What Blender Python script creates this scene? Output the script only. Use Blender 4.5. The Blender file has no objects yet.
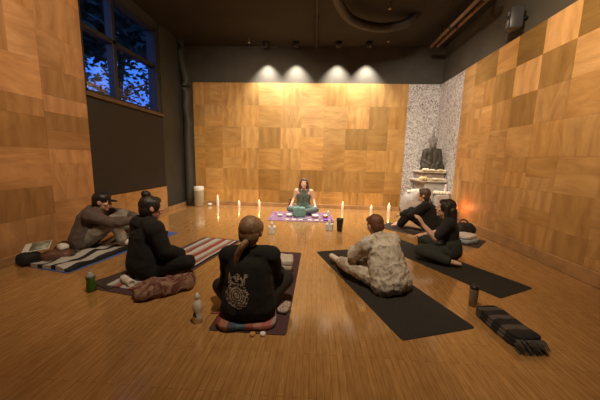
import bpy, bmesh, math, random
from mathutils import Vector, Matrix, Euler, noise
C = bpy.data.collections.new('studio'); bpy.context.scene.collection.children.link(C)
sc = bpy.context.scene
R_ = math.radians
PI = math.pi
# ------------------------------------------------------------ camera
cd = bpy.data.cameras.new('camera'); cam = bpy.data.objects.new('camera', cd); C.objects.link(cam)
cd.sensor_fit = 'HORIZONTAL'; cd.sensor_width = 36; cd.lens = 267.3 / 600 * 36; cd.clip_start = .05; cd.clip_end = 200
cr = Vector((0.99790833, 0.05983387, 0.02447177)); cu = Vector((-0.03291061, 0.14439772, 0.98897229)); cf = Vector((-0.05564038, 0.98770907, -0.14606486))
cam.matrix_world = Matrix(((cr.x, cu.x, -cf.x, 0), (cr.y, cu.y, -cf.y, 0), (cr.z, cu.z, -cf.z, 1.3), (0, 0, 0, 1)))
sc.camera = cam
# ------------------------------------------------------------ world and lights
w = bpy.data.worlds.new('dusk'); sc.world = w; w.use_nodes = True
bg = w.node_tree.nodes['Background']; bg.inputs[0].default_value = (.035, .14, .62, 1); bg.inputs[1].default_value = .85
sc.view_settings.view_transform = 'Standard'; sc.view_settings.look = 'None'; sc.view_settings.gamma = 1
sc.view_settings.use_curve_mapping = False; sc.view_settings.exposure = 1.0
XL, XR, YB, HT, HC, YF = -3.62, 3.13, 7.41, 3.32, 4.25, -3.2

def spot(loc, target, energy, size, blend, color, rad=.05):
    l = bpy.data.lights.new('spot_light', 'SPOT'); l.energy = energy; l.spot_size = R_(size); l.spot_blend = blend
    l.color = color; l.shadow_soft_size = rad
    o = bpy.data.objects.new('spot_light', l); C.objects.link(o); o.location = loc
    o.rotation_euler = (Vector(target) - Vector(loc)).to_track_quat('-Z', 'Y').to_euler()
    return o
WARM = (1.0, .78, .52)
SPOTX = (-1.36, -.60, .47, 1.22)
for sx in SPOTX:
    spot((sx, 7.22, 4.03), (sx + .0, 7.24, 2.4), 150, 88, .8, (1.0, .92, .78), .03)
# unseen ceiling spots added as fill to brighten the room (cans further down)
FILL_LAMPS = [((1.0, 2.4, 4.1), (3.1, 3.5, 3.0), 220, 95, 1, WARM), ((-.9, 1.6, 4.1), (-3.6, 3.4, 1.9), 170, 105, 1, WARM),
         ((0, 1.4, 4.1), (.3, 3.9, .2), 210, 104, 1, WARM), ((-.2, 3.2, 4.1), (-.3, 6.4, .6), 230, 100, 1, WARM),
         ((1.2, 4.2, 4.1), (2.7, 7.0, 1.9), 190, 80, 1, (1, .84, .66)), ((-1.0, 4.2, 4.1), (-1.8, 7.4, 1.8), 130, 90, 1, WARM)]
for a in FILL_LAMPS: spot(*a, rad=.08)

# ------------------------------------------------------------ helpers
def mk(name, bm, m=None, parent=None, loc=(0, 0, 0), rot=(0, 0, 0), smooth=True):
    me = bpy.data.meshes.new(name); bmesh.ops.recalc_face_normals(bm, faces=bm.faces[:]) if len(bm.faces) else None
    bm.to_mesh(me); bm.free()
    o = bpy.data.objects.new(name, me); C.objects.link(o)
    if m is not None:
        for x in (m if isinstance(m, (list, tuple)) else [m]): me.materials.append(x)
    if smooth:
        me.polygons.foreach_set('use_smooth', [True] * len(me.polygons))
    o.parent = parent; o.location = loc; o.rotation_euler = rot
    return o
def sharp(o, ang=35):
    try: o.data.set_sharp_from_angle(angle=R_(ang))
    except Exception: pass
    return o
def tag(o, label=None, cat=None, group=None, kind=None):
    if label: o['label'] = label
    if cat: o['category'] = cat
    if group: o['group'] = group
    if kind: o['kind'] = kind
    return o
def thing(name, label, cat, loc=(0, 0, 0), rz=0, group=None):
    o = bpy.data.objects.new(name, None); C.objects.link(o); o.empty_display_size = .1
    o.location = loc; o.rotation_euler = (0, 0, rz)
    return tag(o, label, cat, group)
def copy_tree(o, parent=None):
    c = o.copy(); C.objects.link(c); c.parent = parent
    for ch in [x for x in bpy.data.objects if x.parent == o]: copy_tree(ch, c)
    return c
def B(): return bmesh.new()
def box(bm, lo, hi, mi=0, bev=0, seg=2):
    lo = Vector(lo); hi = Vector(hi)
    r = bmesh.ops.create_cube(bm, size=1, matrix=Matrix.Translation((lo + hi) / 2) @ Matrix.Diagonal((*(hi - lo), 1)))
    fs = {f for v in r['verts'] for f in v.link_faces}
    for f in fs: f.material_index = mi
    if bev:
        es = {e for v in r['verts'] for e in v.link_edges}
        q = bmesh.ops.bevel(bm, geom=list(es), offset=bev, segments=seg, affect='EDGES', profile=.5)
        for f in q['faces']: f.material_index = mi
    return r['verts']
def ell(bm, c, r, rot=None, mi=0, u=20, v=12):
    M = Matrix.Translation(Vector(c)) @ (rot.to_4x4() if rot is not None else Matrix.Identity(4)) @ Matrix.Diagonal((*((r,) * 3 if isinstance(r, (int, float)) else r), 1))
    q = bmesh.ops.create_uvsphere(bm, u_segments=u, v_segments=v, radius=1, matrix=M)
    for f in {f for x in q['verts'] for f in x.link_faces}: f.material_index = mi
def cap(bm, a, ra, b, rb, seg=14):
    a = Vector(a); b = Vector(b); ell(bm, a, ra, u=seg, v=8); ell(bm, b, rb, u=seg, v=8)
    d = b - a
    if d.length < 1e-4: return
    M = Matrix.Translation((a + b) / 2) @ d.to_track_quat('Z', 'Y').to_matrix().to_4x4()
    bmesh.ops.create_cone(bm, cap_ends=True, segments=seg, radius1=ra, radius2=rb, depth=d.length, matrix=M)
def lathe(bm, prof, c=(0, 0, 0), n=24, mi=0, mfun=None):
    c = Vector(c); rings = []
    for r, z in prof:
        rings.append([bm.verts.new((c.x + max(r, 1e-4) * math.cos(2 * PI * i / n), c.y + max(r, 1e-4) * math.sin(2 * PI * i / n), c.z + z)) for i in range(n)])
    for k in range(len(rings) - 1):
        for i in range(n):
            f = bm.faces.new((rings[k][i], rings[k][(i + 1) % n], rings[k + 1][(i + 1) % n], rings[k + 1][i])); f.material_index = mi
    for q, rev in ((rings[0], True), (rings[-1], False)):
        f = bm.faces.new(q[::-1] if rev else q); f.material_index = mi
def tube(bm, pts, r, n=10, closed=False):
    pts = [Vector(p) for p in pts]; rings = []
    rr = r if isinstance(r, (list, tuple)) else [r] * len(pts)
    for i, p in enumerate(pts):
        t = (pts[min(i + 1, len(pts) - 1)] - pts[max(i - 1, 0)]).normalized()
        if closed: t = (pts[(i + 1) % len(pts)] - pts[i - 1]).normalized()
        q = t.to_track_quat('Z', 'Y')
        rings.append([bm.verts.new(p + q @ Vector((rr[i] * math.cos(2 * PI * k / n), rr[i] * math.sin(2 * PI * k / n), 0))) for k in range(n)])
    m = len(rings)
    for k in range(m if closed else m - 1):
        for i in range(n): bm.faces.new((rings[k][i], rings[k][(i + 1) % n], rings[(k + 1) % m][(i + 1) % n], rings[(k + 1) % m][i]))
    if not closed: bm.faces.new(rings[0][::-1]); bm.faces.new(rings[-1])
def curve(pts, n=8):
    pts = [Vector(p) for p in pts]; out = []
    for i in range(len(pts) - 1):
        p0, p1, p2, p3 = pts[max(i - 1, 0)], pts[i], pts[i + 1], pts[min(i + 2, len(pts) - 1)]
        for k in range(n):
            t = k / n
            out.append(.5 * ((2 * p1) + (p2 - p0) * t + (2 * p0 - 5 * p1 + 4 * p2 - p3) * t * t + (3 * p1 - p0 - 3 * p2 + p3) * t ** 3))
    return out + [pts[-1]]

# ------------------------------------------------------------ materials
def nt(name):
    m = bpy.data.materials.new(name); m.use_nodes = True
    return m, m.node_tree, m.node_tree.nodes['Principled BSDF']
def N(t, typ, **kw):
    n = t.nodes.new(typ)
    for k, v in kw.items():
        if hasattr(n, k): setattr(n, k, v)
    return n
def mat(name, col, rough=.7, var=.12, scale=12, bump=.15, bscale=60, metal=0, emit=0, sheen=0, coat=0, trans=0, col2=None, lo=.35, hi=.65, dist=0, bdist=.004):
    m, t, b = nt(name); L = t.links.new
    tc = N(t, 'ShaderNodeTexCoord'); no = N(t, 'ShaderNodeTexNoise'); no.inputs['Scale'].default_value = scale; no.inputs['Detail'].default_value = 5
    no.inputs['Distortion'].default_value = dist
    L(tc.outputs['Object'], no.inputs['Vector'])
    rp = N(t, 'ShaderNodeValToRGB'); L(no.outputs['Fac'], rp.inputs[0])
    c2 = col2 if col2 else tuple(min(1, c * (1 + var)) for c in col); c1 = col if col2 else tuple(c * (1 - var) for c in col)
    rp.color_ramp.elements[0].position = lo; rp.color_ramp.elements[0].color = (*c1, 1)
    rp.color_ramp.elements[1].position = hi; rp.color_ramp.elements[1].color = (*c2, 1)
    L(rp.outputs[0], b.inputs['Base Color'])
    b.inputs['Roughness'].default_value = rough; b.inputs['Metallic'].default_value = metal
    b.inputs['Coat Weight'].default_value = coat; b.inputs['Sheen Weight'].default_value = sheen
    b.inputs['Transmission Weight'].default_value = trans
    if emit: L(rp.outputs[0], b.inputs['Emission Color']); b.inputs['Emission Strength'].default_value = emit
    if bump:
        n2 = N(t, 'ShaderNodeTexNoise'); n2.inputs['Scale'].default_value = bscale; n2.inputs['Detail'].default_value = 3
        L(tc.outputs['Object'], n2.inputs['Vector'])
        bp = N(t, 'ShaderNodeBump'); bp.inputs['Strength'].default_value = bump; bp.inputs['Distance'].default_value = bdist
        L(n2.outputs['Fac'], bp.inputs['Height']); L(bp.outputs[0], b.inputs['Normal'])
    return m
def stripe_mat(name, stripes, axis='X', width=.3, rough=.95, wob=.01):
    """stripes = [(start 0..1, colour)...] across the object from -width to +width"""
    m, t, b = nt(name); L = t.links.new
    tc = N(t, 'ShaderNodeTexCoord'); sp = N(t, 'ShaderNodeSeparateXYZ'); L(tc.outputs['Object'], sp.inputs[0])
    no = N(t, 'ShaderNodeTexNoise'); no.inputs['Scale'].default_value = 9; L(tc.outputs['Object'], no.inputs['Vector'])
    ad = N(t, 'ShaderNodeMath', operation='MULTIPLY_ADD'); L(no.outputs['Fac'], ad.inputs[0]); ad.inputs[1].default_value = wob * 2; L(sp.outputs[axis], ad.inputs[2])
    mr = N(t, 'ShaderNodeMapRange'); mr.inputs['From Min'].default_value = -width + wob; mr.inputs['From Max'].default_value = width + wob; L(ad.outputs[0], mr.inputs['Value'])
    rp = N(t, 'ShaderNodeValToRGB'); rp.color_ramp.interpolation = 'CONSTANT'; L(mr.outputs[0], rp.inputs[0])
    els = rp.color_ramp.elements
    els[0].position = 0; els[0].color = (*stripes[0][1], 1); els.remove(els[1])
    for p, c in stripes[1:]:
        e = els.new(p); e.color = (*c, 1)
    n2 = N(t, 'ShaderNodeTexNoise'); n2.inputs['Scale'].default_value = 160; L(tc.outputs['Object'], n2.inputs['Vector'])
    mx = N(t, 'ShaderNodeMix', data_type='RGBA', blend_type='MULTIPLY'); mx.inputs[0].default_value = .5
    L(rp.outputs[0], mx.inputs[6]); L(n2.outputs['Fac'], mx.inputs[7]); L(mx.outputs[2], b.inputs['Base Color'])
    b.inputs['Roughness'].default_value = rough
    bp = N(t, 'ShaderNodeBump'); bp.inputs['Strength'].default_value = .4; bp.inputs['Distance'].default_value = .003
    L(n2.outputs['Fac'], bp.inputs['Height']); L(bp.outputs[0], b.inputs['Normal'])
    return m
def wood_panel_mat():
    m, t, b = nt('plywood panel'); L = t.links.new
    at = N(t, 'ShaderNodeAttribute'); at.attribute_name = 'tint'; uv = N(t, 'ShaderNodeAttribute'); uv.attribute_name = 'grain'
    no = N(t, 'ShaderNodeTexNoise'); no.inputs['Scale'].default_value = 1.6; no.inputs['Detail'].default_value = 6; no.inputs['Distortion'].default_value = 1.4; no.inputs['Roughness'].default_value = .62
    L(uv.outputs['Vector'], no.inputs['Vector'])
    wv = N(t, 'ShaderNodeTexWave'); wv.inputs['Scale'].default_value = .5; wv.inputs['Distortion'].default_value = 7; wv.inputs['Detail'].default_value = 3; wv.inputs['Detail Scale'].default_value = .7
    L(uv.outputs['Vector'], wv.inputs['Vector'])
    a = N(t, 'ShaderNodeMath', operation='MULTIPLY_ADD'); L(wv.outputs['Fac'], a.inputs[0]); a.inputs[1].default_value = .12; L(no.outputs['Fac'], a.inputs[2])
    rp = N(t, 'ShaderNodeValToRGB'); L(a.outputs[0], rp.inputs[0])
    rp.color_ramp.elements[0].position = .3; rp.color_ramp.elements[0].color = (.58, .47, .36, 1)
    rp.color_ramp.elements[1].position = .8; rp.color_ramp.elements[1].color = (1.12, 1.1, 1.08, 1)
    mx = N(t, 'ShaderNodeMix', data_type='RGBA', blend_type='MULTIPLY'); mx.inputs[0].default_value = .85
    L(at.outputs['Color'], mx.inputs[6]); L(rp.outputs[0], mx.inputs[7]); L(mx.outputs[2], b.inputs['Base Color'])
    b.inputs['Roughness'].default_value = .42; b.inputs['Specular IOR Level'].default_value = .4
    return m
def floor_mat():
    m, t, b = nt('strip floor'); L = t.links.new
    tc = N(t, 'ShaderNodeTexCoord'); mp = N(t, 'ShaderNodeMapping'); L(tc.outputs['Object'], mp.inputs[0]); mp.inputs['Rotation'].default_value = (0, 0, R_(90))
    b.inputs['Coat Weight'].default_value = .6; b.inputs['Coat Roughness'].default_value = .12; b.inputs['Coat IOR'].default_value = 1.6
    br = N(t, 'ShaderNodeTexBrick'); L(mp.outputs[0], br.inputs['Vector'])
    br.inputs['Scale'].default_value = 1; br.inputs['Brick Width'].default_value = .55; br.inputs['Row Height'].default_value = .045
    br.inputs['Mortar Size'].default_value = .0012; br.inputs['Color1'].default_value = (.50, .28, .105, 1); br.inputs['Color2'].default_value = (.43, .235, .085, 1); br.inputs['Mortar'].default_value = (.2, .1, .04, 1)
    br.offset = .37
    m2 = N(t, 'ShaderNodeMapping'); L(mp.outputs[0], m2.inputs[0]); m2.inputs['Scale'].default_value = (4, 24, 1)
    no = N(t, 'ShaderNodeTexNoise'); no.inputs['Scale'].default_value = 2.2; no.inputs['Detail'].default_value = 6; L(m2.outputs[0], no.inputs['Vector'])
    rp = N(t, 'ShaderNodeValToRGB'); L(no.outputs['Fac'], rp.inputs[0]); rp.color_ramp.elements[0].position = .3; rp.color_ramp.elements[0].color = (.72, .66, .6, 1); rp.color_ramp.elements[1].position = .68; rp.color_ramp.elements[1].color = (1.1, 1.1, 1.1, 1)
    mx = N(t, 'ShaderNodeMix', data_type='RGBA', blend_type='MULTIPLY'); mx.inputs[0].default_value = .8
    L(br.outputs['Color'], mx.inputs[6]); L(rp.outputs[0], mx.inputs[7]); L(mx.outputs[2], b.inputs['Base Color'])
    n3 = N(t, 'ShaderNodeTexNoise'); n3.inputs['Scale'].default_value = 1.3; n3.inputs['Detail'].default_value = 4; L(tc.outputs['Object'], n3.inputs['Vector'])
    mr = N(t, 'ShaderNodeMapRange'); L(n3.outputs['Fac'], mr.inputs['Value']); mr.inputs['To Min'].default_value = .08; mr.inputs['To Max'].default_value = .19
    L(mr.outputs[0], b.inputs['Roughness'])
    bp = N(t, 'ShaderNodeBump'); bp.inputs['Strength'].default_value = .03; bp.inputs['Distance'].default_value = .001
    L(no.outputs['Fac'], bp.inputs['Height']); L(bp.outputs[0], b.inputs['Normal'])
    return m
def mosaic_mat():
    m, t, b = nt('mottled wallpaper'); L = t.links.new
    tc = N(t, 'ShaderNodeTexCoord'); no = N(t, 'ShaderNodeTexNoise'); no.inputs['Scale'].default_value = 14; no.inputs['Detail'].default_value = 5; no.inputs['Distortion'].default_value = 2.5
    L(tc.outputs['Object'], no.inputs['Vector'])
    rp = N(t, 'ShaderNodeValToRGB'); L(no.outputs['Fac'], rp.inputs[0])
    e = rp.color_ramp.elements; e[0].position = .36; e[0].color = (.16, .15, .15, 1); e[1].position = .5; e[1].color = (.6, .58, .57, 1)
    x = e.new(.44); x.color = (.42, .36, .36, 1); x = e.new(.62); x.color = (.74, .72, .72, 1)
    L(rp.outputs[0], b.inputs['Base Color']); b.inputs['Roughness'].default_value = .8
    return m
def camo_mat():
    m, t, b = nt('desert camouflage cloth'); L = t.links.new
    tc = N(t, 'ShaderNodeTexCoord'); no = N(t, 'ShaderNodeTexNoise'); no.inputs['Scale'].default_value = 16; no.inputs['Detail'].default_value = 4; no.inputs['Distortion'].default_value = .8
    vo = N(t, 'ShaderNodeTexVoronoi'); vo.inputs['Scale'].default_value = 160; L(tc.outputs['Object'], vo.inputs['Vector'])
    ad = N(t, 'ShaderNodeMix', data_type='VECTOR'); ad.inputs[0].default_value = .9
    L(tc.outputs['Object'], ad.inputs[4]); L(vo.outputs['Position'], ad.inputs[5]); L(ad.outputs[1], no.inputs['Vector'])
    rp = N(t, 'ShaderNodeValToRGB'); rp.color_ramp.interpolation = 'CONSTANT'; L(no.outputs['Fac'], rp.inputs[0]); e = rp.color_ramp.elements
    e[0].position = 0; e[0].color = (.33, .28, .23, 1); e[1].position = .38; e[1].color = (.50, .46, .40, 1)
    x = e.new(.45); x.color = (.62, .575, .51, 1); x = e.new(.56); x.color = (.52, .45, .37, 1); x = e.new(.65); x.color = (.52, .45, .36, 1)
    L(rp.outputs[0], b.inputs['Base Color']); b.inputs['Roughness'].default_value = .9
    return m
def glass_mat():
    m, t, b = nt('window glass'); b.inputs['Base Color'].default_value = (.9, .95, 1, 1); b.inputs['Roughness'].default_value = .0
    L = t.links.new; g = N(t, 'ShaderNodeBsdfGlossy'); g.inputs['Roughness'].default_value = .01; tr = N(t, 'ShaderNodeBsdfTransparent')
    fr = N(t, 'ShaderNodeFresnel'); fr.inputs['IOR'].default_value = 1.55; mx = N(t, 'ShaderNodeMixShader'); ge = N(t, 'ShaderNodeNewGeometry'); mu = N(t, 'ShaderNodeMath', operation='SUBTRACT'); mu.use_clamp = True
    L(fr.outputs[0], mu.inputs[0]); L(ge.outputs['Backfacing'], mu.inputs[1]); L(mu.outputs[0], mx.inputs[0]); L(tr.outputs[0], mx.inputs[1]); L(g.outputs[0], mx.inputs[2]); L(mx.outputs[0], t.nodes['Material Output'].inputs[0])
    return m
M = {}
M['panel'] = wood_panel_mat(); M['floor'] = floor_mat(); M['mosaic'] = mosaic_mat(); M['camo'] = camo_mat(); M['glass'] = glass_mat()
M['darkwall'] = mat('dark painted wall', (.075, .066, .052), .75, .12, 3, .1)
M['ceil'] = mat('dark ceiling', (.022, .018, .012), .85, .2, 2, .2)
M['board'] = mat('blackout board', (.014, .016, .022), .55, .1, 4, .05)
M['column'] = mat('dark green grey paint', (.045, .045, .040), .6, .12, 3, .1)
M['frame'] = mat('dark window frame', (.022, .02, .02), .5, .15, 8, .05)
M['sill'] = mat('brown sill', (.12, .075, .045), .5, .2, 8, .1)
M['base'] = mat('baseboard wood', (.42, .24, .11), .5, .2, 5, .1)
M['pipe'] = mat('dark pipe', (.04, .035, .03), .5, .2, 8, .05)
M['brasspipe'] = mat('tan pipe', (.22, .14, .085), .5, .2, 8, .05)
M['black'] = mat('black plastic', (.012, .012, .013), .45, .2, 12, .05)
M['white'] = mat('white plastic', (.75, .73, .7), .4, .05, 12, .03)
M['wax'] = mat('candle wax', (.85, .74, .55), .5, .08, 20, .05, emit=.1)
M['flame'] = mat('flame', (1.0, .7, .35), .5, .1, 20, 0, emit=2.5)
M['matblack'] = mat('black yoga mat', (.022, .021, .020), .9, .15, 40, .5, 400, bdist=.001)
M['matplum'] = mat('dark plum yoga mat', (.075, .035, .042), .9, .15, 40, .5, 400, bdist=.001)
M['matbrown'] = mat('dark brown yoga mat', (.05, .032, .027), .9, .15, 40, .5, 400, bdist=.001)
M['matblue'] = mat('blue yoga mat', (.06, .12, .42), .8, .15, 40, .5, 400, bdist=.001)
M['skin'] = mat('skin', (.62, .36, .26), .55, .08, 14, .05)
M['skin2'] = mat('fair skin', (.74, .46, .35), .55, .06, 14, .05)
M['eye'] = mat('eye white', (.8, .78, .75), .2, .03, 10, 0)
M['iris'] = mat('dark iris', (.05, .03, .02), .2, .03, 10, 0)
M['lip'] = mat('lips', (.55, .22, .2), .5, .05, 10, 0)
# ------------------------------------------------------------ structure
rnd = random.Random(7)
def struct(name, bm, m, parent=None, smooth=False):
    o = mk(name, bm, m, parent, smooth=smooth)
    if not parent: o['kind'] = 'structure'
    return o
b = B(); box(b, (XL - .3, YF - .2, -.12), (XR + .3, YB + .3, 0)); struct('floor', b, M['floor'])
b = B(); box(b, (XL - .3, YF - .2, HC), (XR + .3, YB + .3, HC + .15)); struct('ceiling', b, M['ceil'])
b = B(); box(b, (XL - .3, YB + .05, 0), (XR + .3, YB + .25, HC)); wb = struct('wall_back', b, M['darkwall'])
b = B(); box(b, (XR + .05, YF, 0), (XR + .25, YB + .05, HC)); wr = struct('wall_right', b, M['darkwall'])
b = B(); box(b, (XL - .3, YF - .2, 0), (XR + .3, YF, HC)); struct('wall_front', b, M['darkwall'])
# left wall with a real window opening
WY0, WY1, WZ0, WZ1 = 4.12, 6.14, 2.28, 4.06
b = B()
box(b, (XL - .22, YF, 0), (XL, WY0, HC)); box(b, (XL - .22, WY0, 0), (XL, WY1, WZ0)); box(b, (XL - .22, WY0, WZ1), (XL, WY1, HC)); box(b, (XL - .22, WY1, 0), (XL, YB + .05, HC))
wl = struct('wall_left', b, M['column'])

def clad(name, parent, us, zs, fn, seed, base, over=None, spread=.16, split=.25, thick=.05, jitter=0):
    """a skin of plywood squares; fn(u, z, d) -> point at distance d in front of the wall"""
    r = random.Random(seed); bm = B(); tint = bm.loops.layers.float_color.new('tint'); gr = bm.loops.layers.float_vector.new('grain')
    g = .0008
    for i in range(len(us) - 1):
        for k in range(len(zs) - 1):
            cells = [(us[i], us[i + 1], zs[k], zs[k + 1])]
            u0, u1, z0, z1 = cells[0]
            q = r.random(); key = (i, k)
            if not (over and key in over):
                if q < split: m_ = z0 + (z1 - z0) * r.uniform(.35, .65); cells = [(u0, u1, z0, m_), (u0, u1, m_, z1)]
                elif q < split * 1.4: m_ = u0 + (u1 - u0) * r.uniform(.35, .65); cells = [(u0, m_, z0, z1), (m_, u1, z0, z1)]
            for (a0, a1, c0, c1) in cells:
                f = over[key] if over and key in over else 1 + r.uniform(-spread, spread)
                if over and key not in over: f = 1 + r.uniform(-spread, spread)
                red = r.uniform(-.06, .06)
                col = (base[0] * f, base[1] * f * (1 - red * .6) ** 1, base[2] * f ** 1.3 * (1 - red * 2), 1)
                vert = r.random() < .5; off = (r.uniform(0, 50), r.uniform(0, 50), 0); d = thick
                s = 1 if a1 > a0 else -1
                quad = [(a0 + s * g, c0 + g), (a1 - s * g, c0 + g), (a1 - s * g, c1 - g), (a0 + s * g, c1 - g)]
                front = [bm.verts.new(fn(u, z, d)) for u, z in quad]; back = [bm.verts.new(fn(u, z, 0)) for u, z in quad]
                fs = [bm.faces.new(front)] + [bm.faces.new((back[j], back[(j + 1) % 4], front[(j + 1) % 4], front[j])) for j in range(4)]
                for fc in fs:
                    for lp in fc.loops:
                        lp[tint] = col
                        j = (front + back).index(lp.vert) % 4; u, z = quad[j]
                        lp[gr] = (u * (3.2 if vert else .8) + off[0], z * (.8 if vert else 3.2) + off[1], 0)
    o = mk(name, bm, M['panel'], parent, smooth=False); return o
BASE = (.60, .37, .165)
ux = [XL + .22, -2.6, -1.59, -.99, -.43, .18, .76, 1.36, 1.87, 2.33]
ux = [XL + .22, -3.1, -2.6, -2.08, -1.59, -.99, -.43, .18, .76, 1.36, 1.87, 2.33]
zz = [.10, .46, 1.04, 1.61, 2.17, 2.74, HT]
over = {(6, 1): .70, (4, 1): .66, (5, 0): .62, (4, 3): .72, (8, 3): .66, (7, 1): .78, (8, 4): 1.16, (9, 1): .76, (9, 4): .70, (5, 3): 1.15, (6, 2): 1.15, (3, 3): 1.12, (7, 4): 1.08, (9, 3): .74, (4, 0): .78, (6, 4): 1.15, (8, 1): .84, (10, 0): .68}
clad('plywood_cladding', wb, ux, zz, lambda u, z, d: (u, YB + .05 - d, z), 3, (.60, .36, .125), over, .15, .14)
uy = [6.28, 5.86, 5.5, 5.2, 4.72, 4.21, 3.70, 3.15, 2.6, 2.05, 1.5, .95, .4, -.15, -.7, -1.25, -1.8, -2.35, YF]
zr = [.17, .48, .96, 1.43, 1.91, 2.386, 2.861, HT]
over = {(1, 6): .68, (2, 6): .62, (3, 6): 1.1, (4, 6): .5, (5, 6): 1.3, (6, 6): .5, (7, 6): 1.1, (2, 5): .85, (3, 5): .68, (4, 5): 1.35, (5, 5): .7, (6, 5): 1.25, (7, 5): .8,
        (3, 4): .92, (4, 4): .66, (5, 4): .98, (6, 4): 1.0, (7, 4): 1.0, (5, 3): 1.0, (6, 3): 1.0, (7, 3): .97, (0, 6): 1.0, (0, 5): 1.0, (1, 5): 1.0}
clad('plywood_cladding', wr, uy, zr, lambda u, z, d: (XR + .05 - d, u, z), 5, (.60, .36, .14), over, .12, .34)
# left wall: whole height up to the window recess, then a low strip below the blackout board
def fl_(u, z, d): return (XL + d, u, z)
cols = [(4.10, 3.42, [.1, .66, 1.18, 1.62, 2.08, 2.43, 2.86, 3.4, 3.95, HC]), (3.42, 2.72, [.1, .5, .88, 1.38, 1.78, 2.0, 2.46, 3.05, 3.6, HC]), (2.72, 2.0, [.1, .66, 1.1, 1.7, 2.3, 2.9, 3.5, HC]),
        (2.0, 1.2, [.1, .6, 1.2, 1.8, 2.4, 3.0, 3.6, HC]), (1.2, .4, [.1, .7, 1.3, 1.9, 2.5, 3.1, 3.7, HC]), (.4, -.5, [.1, .6, 1.2, 1.8, 2.4, 3.0, 3.6, HC]), (-.5, -1.6, [.1, .7, 1.3, 1.9, 2.5, 3.1, 3.7, HC]), (-1.6, YF, [.1, .6, 1.2, 1.8, 2.4, 3.0, 3.6, HC])]
for n, (a, c, zs) in enumerate(cols):
    clad('plywood_cladding', wl, [a, c], zs, fl_, 20 + n, (.55, .31, .14), None, .3, .12)
clad('plywood_cladding', wl, [6.22, 5.5, 4.8, 4.10], [.1, .61], fl_, 41, (.58, .35, .15), None, .05, 0)
# wallpaper corner
b = B(); box(b, (2.33, YB + .01, .1), (XR + .01, YB + .05, HT)); mk('wallpaper', b, M['mosaic'], wb, smooth=False)
b = B(); box(b, (XR + .01, 6.28, .1), (XR + .05, YB + .05, HT)); mk('wallpaper', b, M['mosaic'], wr, smooth=False)
# boards, column
b = B(); box(b, (XL, 4.12, .62), (XL + .035, 6.22, 2.2), bev=.006); mk('blackout_board', b, M['board'], wl, smooth=False)
b = B(); box(b, (XL, 6.22, .1), (XL + .03, 7.25, HC)); mk('dark_panel', b, M['column'], wl, smooth=False)
# baseboards
def bb(name, lo, hi):
    b = B(); box(b, lo, hi, bev=.006, seg=1); return struct(name, b, M['base'])
bb('baseboard_back', (XL, YB - .02, 0), (2.33, YB, .10)); bb('baseboard_right', (XR - .03, YF, 0), (XR, 6.28, .17)); bb('baseboard_left', (XL + .045, YF, 0), (XL + .07, 7.3, .10))
# window
b = B()
x0, x1 = XL - .16, XL + .015
F = M['frame']
for lo, hi in (((x0, WY0, WZ0), (x1, WY0 + .06, WZ1)), ((x0, WY1 - .09, WZ0), (x1 + .02, WY1, WZ1)), ((x0, WY0, WZ1 - .06), (x1, WY1, WZ1)),
               ((x0, WY0, WZ0), (x1, WY1, WZ0 + .05)), ((x0 + .02, 4.84, WZ0), (x1 - .03, 4.92, WZ1)), ((x0 + .02, WY0, 3.25), (x1 - .03, WY1, 3.32))):
    box(b, lo, hi, bev=.004, seg=1)
win = struct('window_1', b, F)
b = B(); box(b, (XL - .10, WY0 + .05, WZ0 + .04), (XL - .092, WY1 - .08, WZ1 - .05)); mk('window_glass', b, M['glass'], win, smooth=False)
b = B(); box(b, (XL - .14, WY0 - .02, WZ0 - .06), (XL + .07, WY1 + .04, WZ0 + .005), bev=.008); mk('window_sill', b, M['sill'], win, smooth=False)
# corner service pipe
b = B(); tube(b, curve([(XL + .17, 7.14, 0), (XL + .17, 7.14, 2.6), (XL + .17, 7.14, 3.3), (XL + .10, 7.12, 3.65), (XL + .06, 7.1, 3.9), (XL + .06, 7.1, HC)], 6), .1, 18)
tag(mk('corner_pipe', b, M['column']), 'dark painted vertical pipe running up the back left corner', 'pipe')
# ceiling services
b = B(); tube(b, [(-.08, 1.0, 4.18), (-.08, 7.38, 4.18)], .018, 10)
for y in (2.4, 4.2, 6.0): box(b, (-.11, y - .02, 4.17), (-.05, y + .02, HC))
tag(mk('conduit', b, M['pipe']), 'thin dark conduit running straight along the ceiling to the back wall', 'pipe')
for n, (x0_, lab) in enumerate(((2.60, 'left tube of the tan pair of ceiling pipes at upper right'), (2.74, 'right tube of the tan pair of ceiling pipes at upper right'))):
    t = thing('ceiling_pipe', lab, 'pipe', (x0_, 0, 4.02), group='tan ceiling pipes')
    b = B(); tube(b, [(0, 4.9, 0), (0, 6.9, 0)], .033, 14); mk('pipe_run', b, M['brasspipe'], t)
    b = B(); tube(b, [(0, 6.86, 0), (0, 6.9, 0)], .042, 14); mk('coupling', b, M['pipe'], t); b = B(); tube(b, [(0, 5.93, 0), (0, 5.99, 0)], .045, 14); mk('coupling', b, M['pipe'], t)
    b = B(); box(b, (-.012, 5.0, 0), (.012, 5.03, .23)); mk('hanger', b, M['pipe'], t); b = B(); box(b, (-.012, 6.4, 0), (.012, 6.43, .23)); mk('hanger', b, M['pipe'], t)
t = thing('pipe_junction', 'round tan junction box where the pair of ceiling pipes ends', 'junction box', (2.68, 4.86, 4.02))
b = B(); tube(b, [(0, 0, -.06), (0, 0, .06)], .12, 22); mk('body', b, M['brasspipe'], t); b = B(); tube(b, [(0, 0, .06), (0, 0, .23)], .02, 8); mk('hanger', b, M['pipe'], t)
b = B(); tube(b, curve([(.1, 4.3, 4.0), (.3, 5.1, 4.02), (.55, 5.65, 4.04), (.9, 5.95, 4.05), (1.35, 6.05, 4.05), (1.75, 6.0, 4.12), (1.95, 5.95, 4.3)], 8), .085, 20)
tag(mk('flexible_duct', b, mat('dull duct', (.03, .025, .017), .6, .25, 14, .6, 40)), 'brown flexible duct curving across the dark ceiling', 'duct')
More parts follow.
